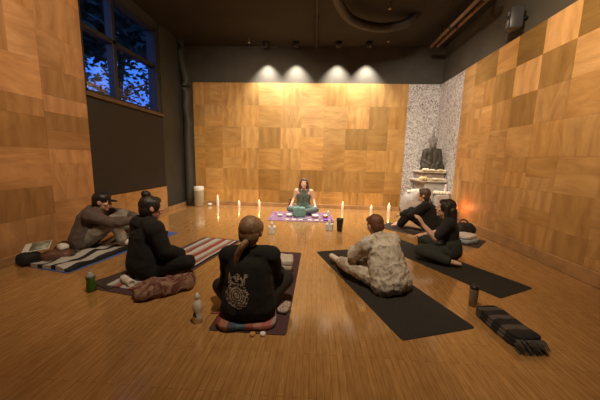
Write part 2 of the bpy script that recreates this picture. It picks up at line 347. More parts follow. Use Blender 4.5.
for n, (x, y, lab) in enumerate(((-1.05, 4.9, 'small ceiling sprinkler nearest the camera, left of the conduit'), (-1.75, 7.0, 'small ceiling sprinkler left of the conduit near the back wall'), (1.62, 6.95, 'small ceiling sprinkler right of the conduit near the back wall'), (1.28, 5.55, 'small ceiling sprinkler beside the flexible duct'))):
    t = thing('sprinkler', lab, 'sprinkler', (x, y, HC), group='ceiling sprinklers')
    b = B(); tube(b, [(0, 0, 0), (0, 0, -.09)], .012, 8); mk('stem', b, M['brasspipe'], t)
    b = B(); lathe(b, [(.01, -.12), (.03, -.11), (.03, -.105), (.012, -.09)], n=12); mk('deflector', b, mat('sprinkler metal', (.6, .5, .35), .3, .1, 10, 0, metal=.6) if n == 0 else bpy.data.materials['sprinkler metal'], t)
# wall wash lamps above the back wall
names = ('leftmost of the four dark lamps above the back wall', 'second lamp from the left above the back wall', 'third lamp from the left above the back wall', 'rightmost of the four dark lamps above the back wall')
for sx, lab in zip(SPOTX, names):
    t = thing('wall_wash_lamp', lab, 'lamp', (sx, 7.22, HC), group='wall wash lamps')
    b = B(); prof = [(.07, -.005), (.075, -.02), (.075, -.11), (.068, -.11), (.06, -.03)]
    lathe(b, prof, n=20); mk('lamp_can', b, M['black'], t)
for (lx, ly, lz), *_ in FILL_LAMPS:  # cans added on the ceiling above the unseen fill spots
    t = thing('fill_lamp', 'dark can added for an unseen fill lamp on the ceiling', 'lamp', (lx, ly, HC), group='added fill lamps')
    b = B(); lathe(b, [(.05, 0), (.055, -.01), (.055, -.08), (.04, -.08)], n=16); mk('lamp_can', b, M['black'], t)
# loudspeaker high on the right wall
t = thing('wall_speaker', 'small black loudspeaker mounted above the plywood on the right wall', 'loudspeaker', (XR - .1, 4.72, 3.56), -.35)
b = B(); box(b, (-.1, -.1, -.16), (.08, .1, .16), bev=.02); mk('cabinet', b, mat('speaker shell', (.05, .05, .055), .35, .1, 10, .05), t)
b = B(); tube(b, [(-.1, 0, -.06), (-.112, 0, -.06)], .065, 24); mk('woofer', b, mat('speaker cone', (.22, .22, .23), .4, .1, 30, .1), t)
b = B(); tube(b, [(-.1, 0, .09), (-.108, 0, .09)], .032, 20); mk('tweeter', b, bpy.data.materials['speaker cone'], t)
b = B(); box(b, (.07, -.02, -.02), (.15, .02, .02)); mk('bracket', b, M['black'], t)
# tree outside the window
t = thing('tree', 'dark leafy tree outside the window against a blue dusk sky', 'tree', (-7.6, 10.4, 0))
b = B(); tube(b, curve([(0, 0, 0), (.1, .1, 2), (-.1, 0, 3.6), (.2, .2, 6)], 5), [.2] * 5 + [.16] * 5 + [.12] * 5 + [.06], 10)
for k in range(14):
    a = rnd.uniform(0, 6.28); z = rnd.uniform(2.4, 5); tube(b, curve([(0, 0, z), (math.cos(a) * .9, math.sin(a) * 1.4, z + .5), (math.cos(a) * 1.7, math.sin(a) * 2.8, z + .8)], 3), .03, 5)
mk('trunk', b, mat('bark', (.06, .045, .03), .9, .2, 10, .3), t)
b = B()
for k in range(7200):
    x, y = rnd.uniform(-1.5, 1.5), rnd.uniform(-5.6, 4.6)
    edge = 4.75 + (y + .9) * .38 + .35 * noise.noise(Vector((y * 1.5, 7, 1)))
    if k < 4600: z = edge + rnd.random() ** 1.4 * 3.4; s = rnd.uniform(.16, .30)
    else:
        z = 2.2 + rnd.random() * (edge - 2.0); s = rnd.uniform(.08, .17)
        if noise.noise(Vector((y * 1.7, z * 1.7, 3))) < -.12: continue
    q = Euler((rnd.uniform(-.9, .9), rnd.uniform(-.9, .9), rnd.uniform(0, 6))).to_matrix(); p = Vector((x, y, z))
    b.faces.new([b.verts.new(p + q @ Vector(c)) for c in ((0, -s, 0), (s * .55, 0, .02), (0, s, 0), (-s * .55, 0, .02))])
mk('foliage', b, mat('leaf', (.03, .05, .025), .7, .3, 6, 0), t, smooth=False)
b = B(); box(b, (-30, -10, -.2), (XL - .3, 30, -.12)); o = mk('ground', b, mat('dark ground', (.03, .03, .025), .9, .2, 3, .1), smooth=False); o['kind'] = 'structure'
# ------------------------------------------------------------ people
def voxel(bm, vox, it=3, disp=None, fac=.5):
    me = bpy.data.meshes.new('tmp'); bmesh.ops.recalc_face_normals(bm, faces=bm.faces[:]); bm.to_mesh(me); bm.free()
    o = bpy.data.objects.new('tmp', me); C.objects.link(o)
    r = o.modifiers.new('r', 'REMESH'); r.mode = 'VOXEL'; r.voxel_size = vox; r.adaptivity = 0
    if it: s = o.modifiers.new('s', 'SMOOTH'); s.iterations = it; s.factor = fac
    dg = bpy.context.evaluated_depsgraph_get(); dg.update()
    m2 = bpy.data.meshes.new_from_object(o.evaluated_get(dg)); bpy.data.objects.remove(o); bpy.data.meshes.remove(me)
    if disp:
        nr = [v.normal.copy() for v in m2.vertices]
        for v, n in zip(m2.vertices, nr): v.co += n * disp(v.co)
        m2.update()
    return m2
def vobj(name, bm, vox, m, parent, it=3, disp=None, fac=.5):
    me = voxel(bm, vox, it, disp, fac); me.name = name
    o = bpy.data.objects.new(name, me); C.objects.link(o); me.materials.clear(); me.materials.append(m)
    me.polygons.foreach_set('use_smooth', [True] * len(me.polygons)); o.parent = parent; return o
def wrinkle(amp, s=7, seed=0, st=(1, 1, 1)):
    def f(p):
        q = Vector((p.x * st[0], p.y * st[1], p.z * st[2])) * s + Vector((seed, seed, seed))
        a = noise.noise(q + .6 * Vector((noise.noise(q * .7), noise.noise(q * .7 + Vector((5, 0, 0))), 0)))
        return amp * (1 - 2.2 * abs(a)) + amp * .5 * noise.noise(q * 2.3)
    return f
def V(*a): return Vector(a)
def person(loc, rz, label, P, skin, top, bottom, hair, o_top=.018, o_bot=.014, sleeve=1.0, feet=None, eyes=True, hs=1.1, wr=(.006, 8), seat=.0, wide=1.0, long_top=False, hood=False, neck_o=None, tank=False, seed=1):
    t = thing('person', label, 'person', loc, rz)
    J = {k: Vector(v) for k, v in P.items() if not isinstance(v, (int, float, str))}
    pel, wai, che, nek, hea = J['pel'], J['wai'], J['che'], J['nek'], J['hea']
    a = (J['sR'] - J['sL']).normalized()
    look = J['look'].normalized(); up = (J.get('up') or (hea - nek)).normalized(); up = (up - look * up.dot(look)).normalized(); sd = look.cross(up)
    HR = Matrix((sd, look, up)).transposed() * hs      # head frame: x side, y face, z up
    def H(x, y, z): return hea + HR @ Vector((x, y, z))
    def torso(bm, o, w=1.0, low=True, sh=True):
        for s in (-1, 1):
            if low: cap(bm, pel + a * s * .075 * w, .105 + o, wai + a * s * .055 * w, .088 + o)
            cap(bm, wai + a * s * .055 * w, .088 + o, che + a * s * .07 * w, .095 + o)
            if sh: cap(bm, che + a * s * .07 * w, .095 + o, (J['sR'] if s > 0 else J['sL']) * .75 + nek * .25 - V(0, 0, .02), .06 + o * .8)
        cap(bm, che, .10 + o, nek - (nek - che).normalized() * .03, .062 + o * .6)
        if not sh: return
        cap(bm, J['sL'], .056 + o, nek - V(0, 0, .01), .045 + o * .7); cap(bm, J['sR'], .056 + o, nek - V(0, 0, .01), .045 + o * .7)
    def arm(bm, s, o, frac=1.0):
        S, E, W = J['s' + s], J['e' + s], J['w' + s]
        if frac <= .5:
            cap(bm, S, .054 + o, S.lerp(E, frac * 2), .046 + o); return
        cap(bm, S, .054 + o, E, .040 + o); q = (frac - .5) * 2; cap(bm, E, .041 + o, E.lerp(W, q), .041 + o + (.027 - .041) * q)
    def leg(bm, s, o, frac=1.0):
        Hh, Kk, A = J['h' + s], J['k' + s], J['a' + s]
        cap(bm, Hh, .092 + o, Kk, .060 + o)
        m_ = Kk.lerp(A, .3 * frac); cap(bm, Kk, .058 + o, m_, .055 + o); cap(bm, m_, .055 + o, Kk.lerp(A, frac), .036 + o + .02 * (1 - frac))
    # ---- body
    bm = B(); torso(bm, 0)
    for s in 'LR': arm(bm, s, 0); leg(bm, s, 0)
    cap(bm, nek - V(0, 0, .03), .056, hea - up * .06 - look * .012, .052)
    ell(bm, H(0, -.012, .02), (.074, .092, .094), HR); ell(bm, H(0, .018, -.035), (.056, .066, .075), HR); ell(bm, H(0, .052, -.088), (.028, .026, .022), HR)
    cap(bm, H(0, .080, .022), .008, H(0, .098, -.018), .0125)                       # nose
    ell(bm, H(0, .078, -.052), (.024, .012, .010), HR)                              # mouth
    for s in (-1, 1):
        ell(bm, H(s * .078, -.008, -.004), (.011, .022, .032), HR)                  # ears
        ell(bm, H(s * .032, .068, .036), (.022, .014, .007), HR)                    # brow
        ell(bm, H(s * .042, .055, -.018), (.022, .022, .018), HR)                   # cheek
        ell(bm, H(s * .031, .064, .012), (.018, .014, .012), HR)                    # lid
    for s in 'LR':
        W = J['w' + s]; f = J.get('f' + s) or (W - J['e' + s]); f = f.normalized(); pn = J.get('p' + s) or V(0, 0, -1)   # finger direction, palm normal
        pn = (pn - f * pn.dot(f)).normalized(); lat = f.cross(pn)
        if s == 'L': lat = -lat                                                    # thumb side
        cap(bm, W, .026, W + f * .03, .024)
        for k, (of, L, r) in enumerate(((.030, .070, .0098), (.010, .078, .0102), (-.010, .072, .0098), (-.029, .056, .0088))):
            base = W + f * (.088 - abs(k - 1.2) * .006) + lat * of
            cap(bm, W + f * .02 + lat * of * .55, .018, base, .0145, 10)
            m_ = base + f * L * .55 + pn * L * .16; e_ = m_ + f * L * .30 + pn * L * .40
            cap(bm, base, r + .0015, m_, r, 8); cap(bm, m_, r, e_, r * .85, 8)
        tb = W + f * .028 + lat * .026; tm = tb + f * .034 + lat * .026 + pn * .008; cap(bm, tb, .016, tm, .0125, 8); cap(bm, tm, .012, tm + f * .03 + lat * .004 + pn * .012, .010, 8)
        A, T = J['a' + s], J['t' + s]; d = (T - A).normalized(); sv = d.cross(V(0, 0, 1)); sv = sv.normalized() if sv.length > .1 else a
        ell(bm, A - d * .02 - V(0, 0, .01), .036); cap(bm, A, .036, A.lerp(T, .6), .030)
        for k in range(5):
            of = (k - 2) * .0165; cap(bm, A.lerp(T, .5) + sv * of * .9, .019, A + (T - A) * (.9 - abs(k - 1) * .03) + sv * of, .0125, 8)
    vobj('body', bm, .0065, skin, t, 3)
    # ---- face details
    if eyes:
        for s in (-1, 1):
            bm = B(); ell(bm, H(s * .031, .064, .010), .0158, u=16, v=10); ee = mk('eye', bm, M['eye'], t)
            bm = B(); ell(bm, H(s * .031, .0755, .010), (.007, .005, .007), HR, u=10, v=6); mk('iris', bm, M['iris'], ee)
    bm = B(); cap(bm, H(-.017, .088, -.050), .004, H(.017, .088, -.050), .004, 8); cap(bm, H(-.013, .087, -.057), .0045, H(.013, .087, -.057), .0045, 8); mk('lips', bm, M['lip'], t)
    # ---- clothing
    if top:
        bm = B(); torso(bm, o_top, wide, True, not tank)
        if tank:
            for s in 'LR': cap(bm, che + a * (-.05 if s == 'L' else .05), .08, J['s' + s] * .55 + nek * .45, .060)
        if long_top:
            for s in (-1, 1): cap(bm, pel + a * s * .10 * wide + V(0, -.03, -.03), .10 + o_top, che + a * s * .06 * wide, .10 + o_top)
        if long_top:
            cap(bm, pel + V(0, -.045, -.005), .115 + o_top, che + V(0, -.02, 0), .10 + o_top); ell(bm, pel + V(0, -.01, -.035), (.195 * wide + o_top * .6, .145 + o_top * .6, .085))
        if not tank:
            for s in 'LR': arm(bm, s, o_top * .85, sleeve)
        if hood:
            hb = nek - look * .075 + V(0, 0, .0)
            for k in range(9):
                an = PI * (k / 8) ; cap(bm, nek + a * math.cos(an) * .085 - look * (math.sin(an) * .10) + V(0, 0, .015), .036, nek + a * math.cos(an + PI / 8) * .085 - look * (math.sin(an + PI / 8) * .10) + V(0, 0, .015), .036, 10)
            cap(bm, nek + a * .05 - look * .1 - up * .02, .045, nek - a * .05 - look * .1 - up * .02, .045)
        if neck_o: cap(bm, nek, neck_o, nek + up * .03, neck_o * .95)
        vobj('top', bm, .009, top, t, 4, wrinkle(*wr, seed=seed))
    if bottom:
        bm = B()
        for s in (-1, 1): cap(bm, pel + a * s * .075, .105 + o_bot, pel + a * s * .07 + V(0, 0, .08), .10 + o_bot)
        for s in 'LR': leg(bm, s, o_bot, .93)
        vobj('trousers', bm, .009, bottom, t, 4, wrinkle(wr[0], wr[1], seed=seed + 9))
    if feet:
        for s in 'LR':
            A, T = J['a' + s], J['t' + s]; bm = B(); d = (T - A).normalized()
            ell(bm, A - d * .025 - V(0, 0, .008), .043); cap(bm, A, .044, A.lerp(T, .55), .039); cap(bm, A.lerp(T, .5), .040, T, .036)
            cap(bm, A, .044, A.lerp(J['k' + s], .14), .044); vobj(feet[0], bm, .008, feet[1], t, 4)
    # ---- hair
    if hair:
        kind, hm = hair[0], hair[1]; bm = B()
        ell(bm, H(0, -.030, .034), (.085, .090, .094), HR, u=28, v=18)
        if kind in ('short', 'cap'):
            ell(bm, H(0, -.05, -.01), (.078, .062, .075), HR)
            ell(bm, H(0, .03, .082), (.062, .05, .035), HR)
        else:
            ell(bm, H(0, -.052, -.015), (.078, .062, .085), HR)
            ell(bm, H(0, .022, .075), (.066, .058, .040), HR)
            for s in (-1, 1): ell(bm, H(s * .062, .01, .03), (.026, .055, .06), HR)
        hd = wrinkle(.0025, 30, seed, (1, 1, .35))
        ho = None
        if kind == 'long':
            for s in (-1, 1):
                cap(bm, H(s * .07, -.01, .03), .034, H(s * .085, -.035, -.10), .036); cap(bm, H(s * .085, -.035, -.10), .036, H(s * .08, -.07, -.22), .034)
            for x in (-.05, 0, .05): cap(bm, H(x, -.08, 0), .05, H(x * 1.3, -.115, -.16), .048); cap(bm, H(x * 1.3, -.115, -.16), .048, H(x * 1.2, -.125, -.29), .028)
        ho = vobj('hair', bm, .006, hm, t, 3, hd)
        if kind == 'bun':
            bm = B(); ell(bm, H(0, -.058, .135), (.042, .042, .036), HR); vobj('hair_bun', bm, .005, hm, ho, 2, wrinkle(.004, 40, seed))
            bm = B(); tube(bm, [H(.034 * math.cos(q), -.05 + .034 * math.sin(q), .112) for q in [i * PI / 8 for i in range(16)]], .009, 8, True); mk('hair_tie', bm, M['black'], ho)
        if kind == 'tail':
            pts = curve([H(0, -.095, -.055), H(-.02, -.125, -.085), H(-.045, -.13, -.135), H(-.06, -.12, -.20), H(-.065, -.115, -.25)], 4)
            bm = B()
            for i in range(len(pts) - 1): cap(bm, pts[i], .030 - .0008 * i, pts[i + 1], .030 - .0008 * i, 10)
            vobj('ponytail', bm, .005, hm, ho, 2, wrinkle(.004, 26, seed, (1, 1, .3)))
            bm = B(); tube(bm, [H(0, -.108, -.066) + HR @ V(.03 * math.cos(q), 0, .03 * math.sin(q)) for q in [i * PI / 8 for i in range(16)]], .009, 8, True); mk('hair_tie', bm, M['black'], ho)
        if kind == 'cap':
            bm = B(); ell(bm, H(0, -.018, .045), (.088, .104, .082), HR, u=28, v=18); c_ = vobj('cap', bm, .006, hair[2], t, 2)
            bm = B(); ell(bm, H(0, .105, .035), (.062, .055, .009), HR); mk('brim', bm, hair[2], c_)
    return t
def crosslegged(lean=0, head=(0, .02, 0), sp=.33, **kw):
    l = lean
    P = dict(pel=(0, 0, .125), wai=(0, l * .25, .27), che=(0, l * .6, .42), nek=(0, l * .95, .57), hea=(head[0], l + .02 + head[1], .715 + head[2]), look=(0, 1, -.1),
             sL=(-.185, l * .9, .53), sR=(.185, l * .9, .53), eL=(-.25, l * .5 + .06, .31), eR=(.25, l * .5 + .06, .31), wL=(-.26, .24, .215), wR=(.26, .24, .215),
             fL=(-.1, 1, -.3), fR=(.1, 1, -.3), hL=(-.085, .01, .11), hR=(.085, .01, .11), kL=(-sp, .28, .125), kR=(sp, .28, .125), aL=(.06, .36, .06), aR=(-.07, .28, .07), tL=(.22, .37, .045), tR=(-.24, .26, .05))
    P.update(kw); return P
hairdk = mat('black hair', (.018, .013, .011), .5, .3, 60, .5, 200)
hairbr = mat('brown hair', (.08, .045, .03), .5, .3, 60, .5, 200)
haired = mat('auburn hair', (.15, .06, .035), .55, .25, 70, .5, 220)
hairlb = mat('light brown hair', (.24, .145, .085), .5, .3, 60, .5, 200)
blackc = mat('black cotton', (.008, .0075, .0075), .95, .2, 20, .3, 120)
blackc2 = mat('black jersey', (.017, .017, .020), .85, .2, 20, .3, 120)
grayh = mat('grey brown fleece', (.115, .085, .075), .95, .15, 18, .4, 160)
jeans = mat('grey jeans', (.25, .23, .20), .9, .2, 18, .4, 160)
teal = mat('sage green knit', (.11, .135, .12), .85, .12, 20, .3, 120)
tealp = mat('teal leggings', (.09, .13, .13), .8, .25, 22, .3, 120, col2=(.16, .21, .21))
greenp = mat('dark green jersey', (.030, .036, .030), .85, .2, 20, .3, 120)
sock = mat('white sock', (.7, .64, .56), .9, .05, 20, .3, 120)

# teacher facing the camera
person((-.28, 6.52, .03), PI, 'person in a sage green sleeveless top sitting cross-legged facing the room', crosslegged(0, (0, .01, .0), .31, look=(0, 1, .18), wL=(-.29, .2, .2), wR=(.29, .2, .2), eL=(-.24, .0, .32), eR=(.24, .0, .32)),
       M['skin2'], teal, tealp, ('long', hairbr), o_top=.01, o_bot=.012, tank=True, eyes=False, wr=(.003, 10), seed=3)
# bun
person((-1.83, 2.72, .03), R_(-36), 'person in a black hoodie with a dark top bun on the red striped rug', crosslegged(.03, (.0, .03, .0), .34, look=(.25, 1, -.12), sL=(-.20, .02, .52), sR=(.20, .02, .52), eL=(-.29, .06, .29), eR=(.27, .08, .29)),
       M['skin'], blackc, blackc, ('bun', hairdk), o_top=.042, o_bot=.028, long_top=True, neck_o=.075, wr=(.008, 7), hood=True, seed=5)
# skull shirt
pskull = person((-.51, 2.02, .035), R_(4), 'person with a brown ponytail in a black shirt printed with a pale skull', crosslegged(.05, (.0, .03, .01), .32, look=(.12, 1, -.12), up=(.02, -.05, 1), kR=(.30, .30, .20), eR=(.215, .15, .31), wR=(.24, .33, .26), sR=(.18, .05, .525), sL=(-.18, .05, .525), eL=(-.215, .13, .30)),
       M['skin'], blackc, blackc2, ('tail', hairlb), hs=1.16, o_top=.03, o_bot=.02, long_top=True, wide=1.05, wr=(.006, 7), seed=8)
pskull.scale = (.95, .95, .93)
# camouflage
pc = dict(pel=(0, 0, .125), wai=(0, .06, .27), che=(.0, .12, .40), nek=(0, .20, .53), hea=(.0, .285, .655), look=(.05, 1, -.45), up=(0, .3, 1), sL=(-.19, .18, .48), sR=(.19, .18, .48), eL=(-.24, .33, .30), eR=(.24, .42, .32), wL=(-.10, .52, .30), wR=(.12, .58, .36),
          fL=(.6, .8, -.2), fR=(-.3, .8, -.3), hL=(-.09, .02, .11), hR=(.09, .02, .11), kL=(-.23, .40, .16), kR=(.15, .40, .36), aL=(-.13, .74, .07), aR=(.10, .62, .07), tL=(-.16, .90, .10), tR=(.08, .78, .05))
person((.79, 2.64, .012), R_(30), 'person in pale desert camouflage with short auburn hair on a black mat', pc, M['skin'], M['camo'], M['camo'], ('short', haired), hs=1.04, o_top=.034, o_bot=.026, long_top=True, neck_o=.068, wide=1.15, wr=(.008, 13), feet=('sock', sock), seed=11)
bpy.data.objects['person.003'].scale = (.94, .94, .93)
# hoodie man on the left
ph = dict(pel=(0, 0, .13), wai=(0, .01, .27), che=(.0, .08, .41), nek=(0, .17, .515), hea=(.0, .235, .635), look=(0, 1, -.2), up=(0, .15, 1), sL=(-.19, .16, .48), sR=(.19, .16, .48), eL=(-.22, .40, .41), eR=(.22, .40, .39), wL=(-.10, .58, .40), wR=(.10, .60, .38),
          fL=(.5, .8, -.3), fR=(-.5, .8, -.3), hL=(-.09, .02, .12), hR=(.09, .02, .12), kL=(-.14, .42, .42), kR=(.15, .40, .40), aL=(-.10, .56, .09), aR=(.12, .50, .09), tL=(-.11, .72, .05), tR=(.12, .66, .05))
person((-3.17, 3.44, .03), R_(-74), 'person in a grey brown hoodie and black cap hugging raised knees by the left wall', ph, M['skin'], grayh, jeans, ('cap', hairdk, M['black']), o_top=.034, o_bot=.02, long_top=True, hood=True, wr=(.009, 7), feet=('shoe', sock), seed=14)
# woman with long dark hair
pf = dict(pel=(0, 0, .13), wai=(0, .02, .27), che=(.0, .05, .42), nek=(0, .07, .56), hea=(.0, .12, .69), look=(-.05, 1, .12), up=(0, 0, 1), sL=(-.18, .06, .53), sR=(.18, .08, .53), eL=(-.24, .20, .32), eR=(.24, .15, .31), wL=(-.22, .37, .48), wR=(.2, .34, .25),
          fL=(-.05, .5, .9), pL=(.3, 1, -.4), fR=(0, 1, -.2), hL=(-.09, .02, .11), hR=(.09, .02, .11), kL=(-.27, .36, .14), kR=(.26, .36, .20), aL=(-.31, .03, .06), aR=(.02, .34, .07), tL=(-.28, -.13, .045), tR=(-.14, .36, .05))
person((1.88, 3.64, .012), R_(66), 'person in black with long dark hair sitting on the right mat with a forearm raised', pf, M['skin2'], blackc2, greenp, ('long', hairdk), o_top=.016, o_bot=.024, sleeve=.42, wr=(.005, 8), seed=17)
# woman behind
pb = dict(pel=(0, 0, .13), wai=(0, .04, .27), che=(.0, .10, .41), nek=(0, .16, .55), hea=(.0, .215, .69), look=(-.1, 1, .1), up=(0, .05, 1), sL=(-.18, .14, .50), sR=(.18, .14, .50), eL=(-.24, .34, .33), eR=(.22, .36, .33), wL=(-.15, .54, .30), wR=(.10, .54, .30),
          fL=(.3, .9, -.3), fR=(-.3, .9, -.3), hL=(-.09, .02, .11), hR=(.09, .02, .11), kL=(-.17, .42, .33), kR=(.15, .42, .33), aL=(-.10, .58, .07), aR=(.08, .58, .07), tL=(-.10, .75, .045), tR=(.08, .75, .045))
person((2.26, 5.12, .012), R_(62), 'person in loose black clothes with tied brown hair leaning over bent knees beside the altar', pb, M['skin2'], blackc, blackc, ('tail', hairbr), o_top=.03, o_bot=.03, long_top=True, wr=(.006, 7), seed=21)
# ------------------------------------------------------------ mats and blankets
def flat(name, corners_or_size, loc, rz, m, label, cat, h=.006, bev=.02, group=None, z=0, wavy=0, nx=24, ny=60, parent=None):
    w_, l_ = corners_or_size; bm = B()
    vs = {}
    for i in range(nx + 1):
        for j in range(ny + 1):
            u = -1 + 2 * i / nx; v = -1 + 2 * j / ny
            # rounded corners
            x, y = u * w_ / 2, v * l_ / 2; r = bev
            ax, ay = abs(x) - (w_ / 2 - r), abs(y) - (l_ / 2 - r)
            if ax > 0 and ay > 0:
                d = math.hypot(ax, ay)
                if d > r: x = math.copysign((w_ / 2 - r) + ax * r / d, x); y = math.copysign((l_ / 2 - r) + ay * r / d, y)
            q = Vector((x * 5, y * 5, len(name))); k = wavy
            zt = h + k * (.5 + noise.noise(q)) * 1.0 if k else h
            if k: x += .012 * noise.noise(q * 1.3); y += .012 * noise.noise(q * 1.3 + V(9, 0, 0))
            vs[i, j] = (bm.verts.new((x, y, max(zt, .004))), bm.verts.new((x, y, 0)))
    for i in range(nx):
        for j in range(ny):
            bm.faces.new([vs[a][0] for a in ((i, j), (i + 1, j), (i + 1, j + 1), (i, j + 1))]); bm.faces.new([vs[a][1] for a in ((i, j), (i, j + 1), (i + 1, j + 1), (i + 1, j))])
    rim = [(i, 0) for i in range(nx)] + [(nx, j) for j in range(ny)] + [(i, ny) for i in range(nx, 0, -1)] + [(0, j) for j in range(ny, 0, -1)]
    for a, c in zip(rim, rim[1:] + rim[:1]): bm.faces.new((vs[a][1], vs[c][1], vs[c][0], vs[a][0]))
    o = mk(name, bm, m, parent, loc=(loc[0], loc[1], z), rot=(0, 0, rz)); sharp(o, 50)
    return tag(o, label, cat, group) if label else o
flat('yoga_mat', (.60, 1.82), (-.475, 2.735), R_(-.5), M['matplum'], 'dark plum yoga mat under the person in the skull print shirt', 'yoga mat')
flat('yoga_mat', (.68, 1.98), (.685, 2.89), R_(18.6), M['matblack'], 'black yoga mat under the person in camouflage', 'yoga mat')
flat('yoga_mat', (.58, 1.95), (1.66, 3.58), R_(28), M['matblack'], 'black yoga mat under the person with the raised forearm', 'yoga mat')
flat('yoga_mat', (.60, 1.78), (2.12, 5.02), R_(49), M['matbrown'], 'dark brown yoga mat under the person beside the altar', 'yoga mat')
flat('yoga_mat', (.66, 1.9), (-1.66, 3.22), R_(-11), M['matplum'], 'dark purple yoga mat under the red striped rug', 'yoga mat')
flat('yoga_mat', (.62, 1.78), (-2.83, 3.58), R_(-11), M['matblue'], 'blue yoga mat with one corner showing past the person in the black hoodie', 'yoga mat')
W_, K_, R__, G_ = (.62, .60, .58), (.02, .02, .024), (.42, .07, .04), (.30, .30, .32)
bw = stripe_mat('black white stripe', [(0, K_), (.08, W_), (.24, K_), (.36, W_), (.56, K_), (.68, W_), (.90, K_)], 'X', .3)
flat('striped_blanket', (.60, 1.62), (-2.88, 3.52), R_(-9), bw, 'black and white striped blanket under the person in the grey hoodie', 'blanket', h=.02, wavy=.045, z=.0065)
rs = stripe_mat('red white stripe', [(0, (.08, .06, .07)), (.08, W_), (.17, G_), (.24, R__), (.31, K_), (.34, W_), (.47, (.45, .42, .42)), (.54, R__), (.62, (.3, .05, .04)), (.66, W_), (.78, G_), (.84, R__), (.90, W_), (.96, K_)], 'X', .3)
flat('striped_rug', (.57, 1.75), (-1.65, 3.22), R_(-11), rs, 'red, white and grey striped rug with the person in the black hoodie on it', 'rug', h=.010, wavy=.008, z=.0065)
pu = mat('purple rug', (.20, .10, .20), .95, .3, 14, .5, 120, col2=(.34, .21, .34))
t = flat('purple_rug', (1.44, 1.0), (-.31, 6.12), R_(2), pu, 'purple patterned rug with candles, bowls and cards in front of the person in sage green', 'rug', h=.010, wavy=.006)

def cushion(name, size, loc, rz, m, label, cat, z=0, amp=.012, sc_=6, pw=4, seed=0, tilt=(0, 0), parent=None, grp=None):
    """soft block: superellipsoid with folds"""
    a, b_, c = size[0] / 2, size[1] / 2, size[2] / 2; bm = B(); bmesh.ops.create_uvsphere(bm, u_segments=64, v_segments=36, radius=1)
    for v in bm.verts:
        p = v.co; k = (abs(p.x) ** pw + abs(p.y) ** pw + abs(p.z) ** pw) ** (-1 / pw); p = p * k
        n = noise.noise(Vector((p.x * a, p.y * b_, p.z * c)) * sc_ * 3 + Vector((seed, 0, 0)))
        v.co = Vector((p.x * a, p.y * b_, p.z * c)) + v.co.normalized() * amp * n; v.co.z = max(v.co.z + c, 0)
    o = mk(name, bm, m, parent, loc=(loc[0], loc[1], z), rot=(tilt[0], tilt[1], rz))
    return tag(o, label, cat, grp) if label else o
pat = mat('patterned red cloth', (.12, .035, .03), .95, .3, 9, .5, 90, col2=(.27, .17, .12), lo=.42, hi=.56, dist=2)
cushion('patterned_bolster', (.56, .24, .14), (-1.42, 2.36), R_(40), pat, 'rumpled red and tan patterned bolster behind the person in the black hoodie', 'bolster', amp=.04, sc_=4, pw=2.8, seed=3)
ser = stripe_mat('serape stripe', [(0, (.30, .06, .05)), (.12, (.45, .2, .12)), (.24, (.08, .1, .14)), (.36, (.10, .2, .28)), (.5, (.4, .12, .1)), (.62, (.55, .25, .2)), (.74, (.5, .16, .14)), (.88, (.4, .3, .3)), (.95, (.12, .05, .06))], 'X', .26)
cushion('folded_serape', (.47, .34, .05), (-.52, 2.0), R_(8), ser, 'pink and blue striped folded blanket the person in the skull print shirt sits on', 'blanket', z=.0065, amp=.014, sc_=4, pw=5, seed=1)
cushion('zafu', (.36, .34, .05), (-.28, 6.52), 0, mat('dark cushion', (.06, .04, .07), .9), 'dark flat cushion beneath the person in sage green', 'cushion', z=.02, amp=.006)
wh = mat('white knit blanket', (.62, .57, .52), .95, .12, 26, .6, 120)
for k, (nm, z_, m_) in enumerate((('lowest', .0065, mat('grey knit blanket', (.32, .32, .30), .95, .2, 26, .6, 120)), ('middle', .062, wh), ('topmost', .118, wh))):
    cushion('folded_blanket', (.24, .26, .06), (-.36 + .004 * k, 2.98 + .005 * k), R_(3 * k - 2), m_, nm + ' folded pale blanket of the stack of three on the dark plum mat', 'blanket', z=z_, amp=.008, sc_=5, pw=6, seed=k, grp='stack of folded blankets')
blu = mat('blue grey blanket', (.30, .34, .40), .95, .2, 26, .6, 120)
cushion('folded_blanket', (.36, .28, .07), (2.58, 4.55), R_(30), blu, 'blue grey folded blanket lying under the white one on the right mat', 'blanket', z=.0075, amp=.008, pw=5, seed=6)
cushion('folded_blanket', (.34, .26, .06), (2.58, 4.58), R_(34), wh, 'white folded blanket on top of the blue grey one behind the long dark haired person', 'blanket', z=.077, amp=.008, pw=5, seed=7)
t = thing('backpack', 'slouched black bag behind the pale folded blankets on the right', 'bag', (2.74, 4.94, .0075), R_(15))
cushion('bag_body', (.40, .24, .25), (0, 0), 0, mat('black nylon', (.015, .013, .014), .7, .2, 20, .3), None, None, amp=.03, sc_=3, pw=2.6, seed=2, parent=t)
b = B(); tube(b, curve([(-.12, 0, .2), (-.06, .02, .29), (.05, .02, .28), (.1, 0, .19)], 6), .012, 8); mk('handle', b, M['black'], t)
# small pale rolled socks beside the black hoodie
for k, (x, y, lab) in enumerate(((-1.93, 2.50, 'left of the two white rolled cloths beside the red striped rug'), (-1.84, 2.44, 'right of the two white rolled cloths beside the red striped rug'))):
    bm = B(); lathe(bm, [(.004, -.055), (.03, -.055), (.036, -.04), (.037, .04), (.03, .055), (.024, .052), (.022, .045), (.004, .045)], n=20)
    o = mk('rolled_cloth', bm, wh, loc=(x, y, .045), rot=(PI / 2, 0, R_(55))); tag(o, lab, 'cloth', 'white rolled cloths')
flat('dark_towel', (.3, .5), (-2.02, 2.62), R_(-25), M['matbrown'], 'dark flat cloth sticking out left of the person in the black hoodie', 'cloth', h=.008, wavy=.01)
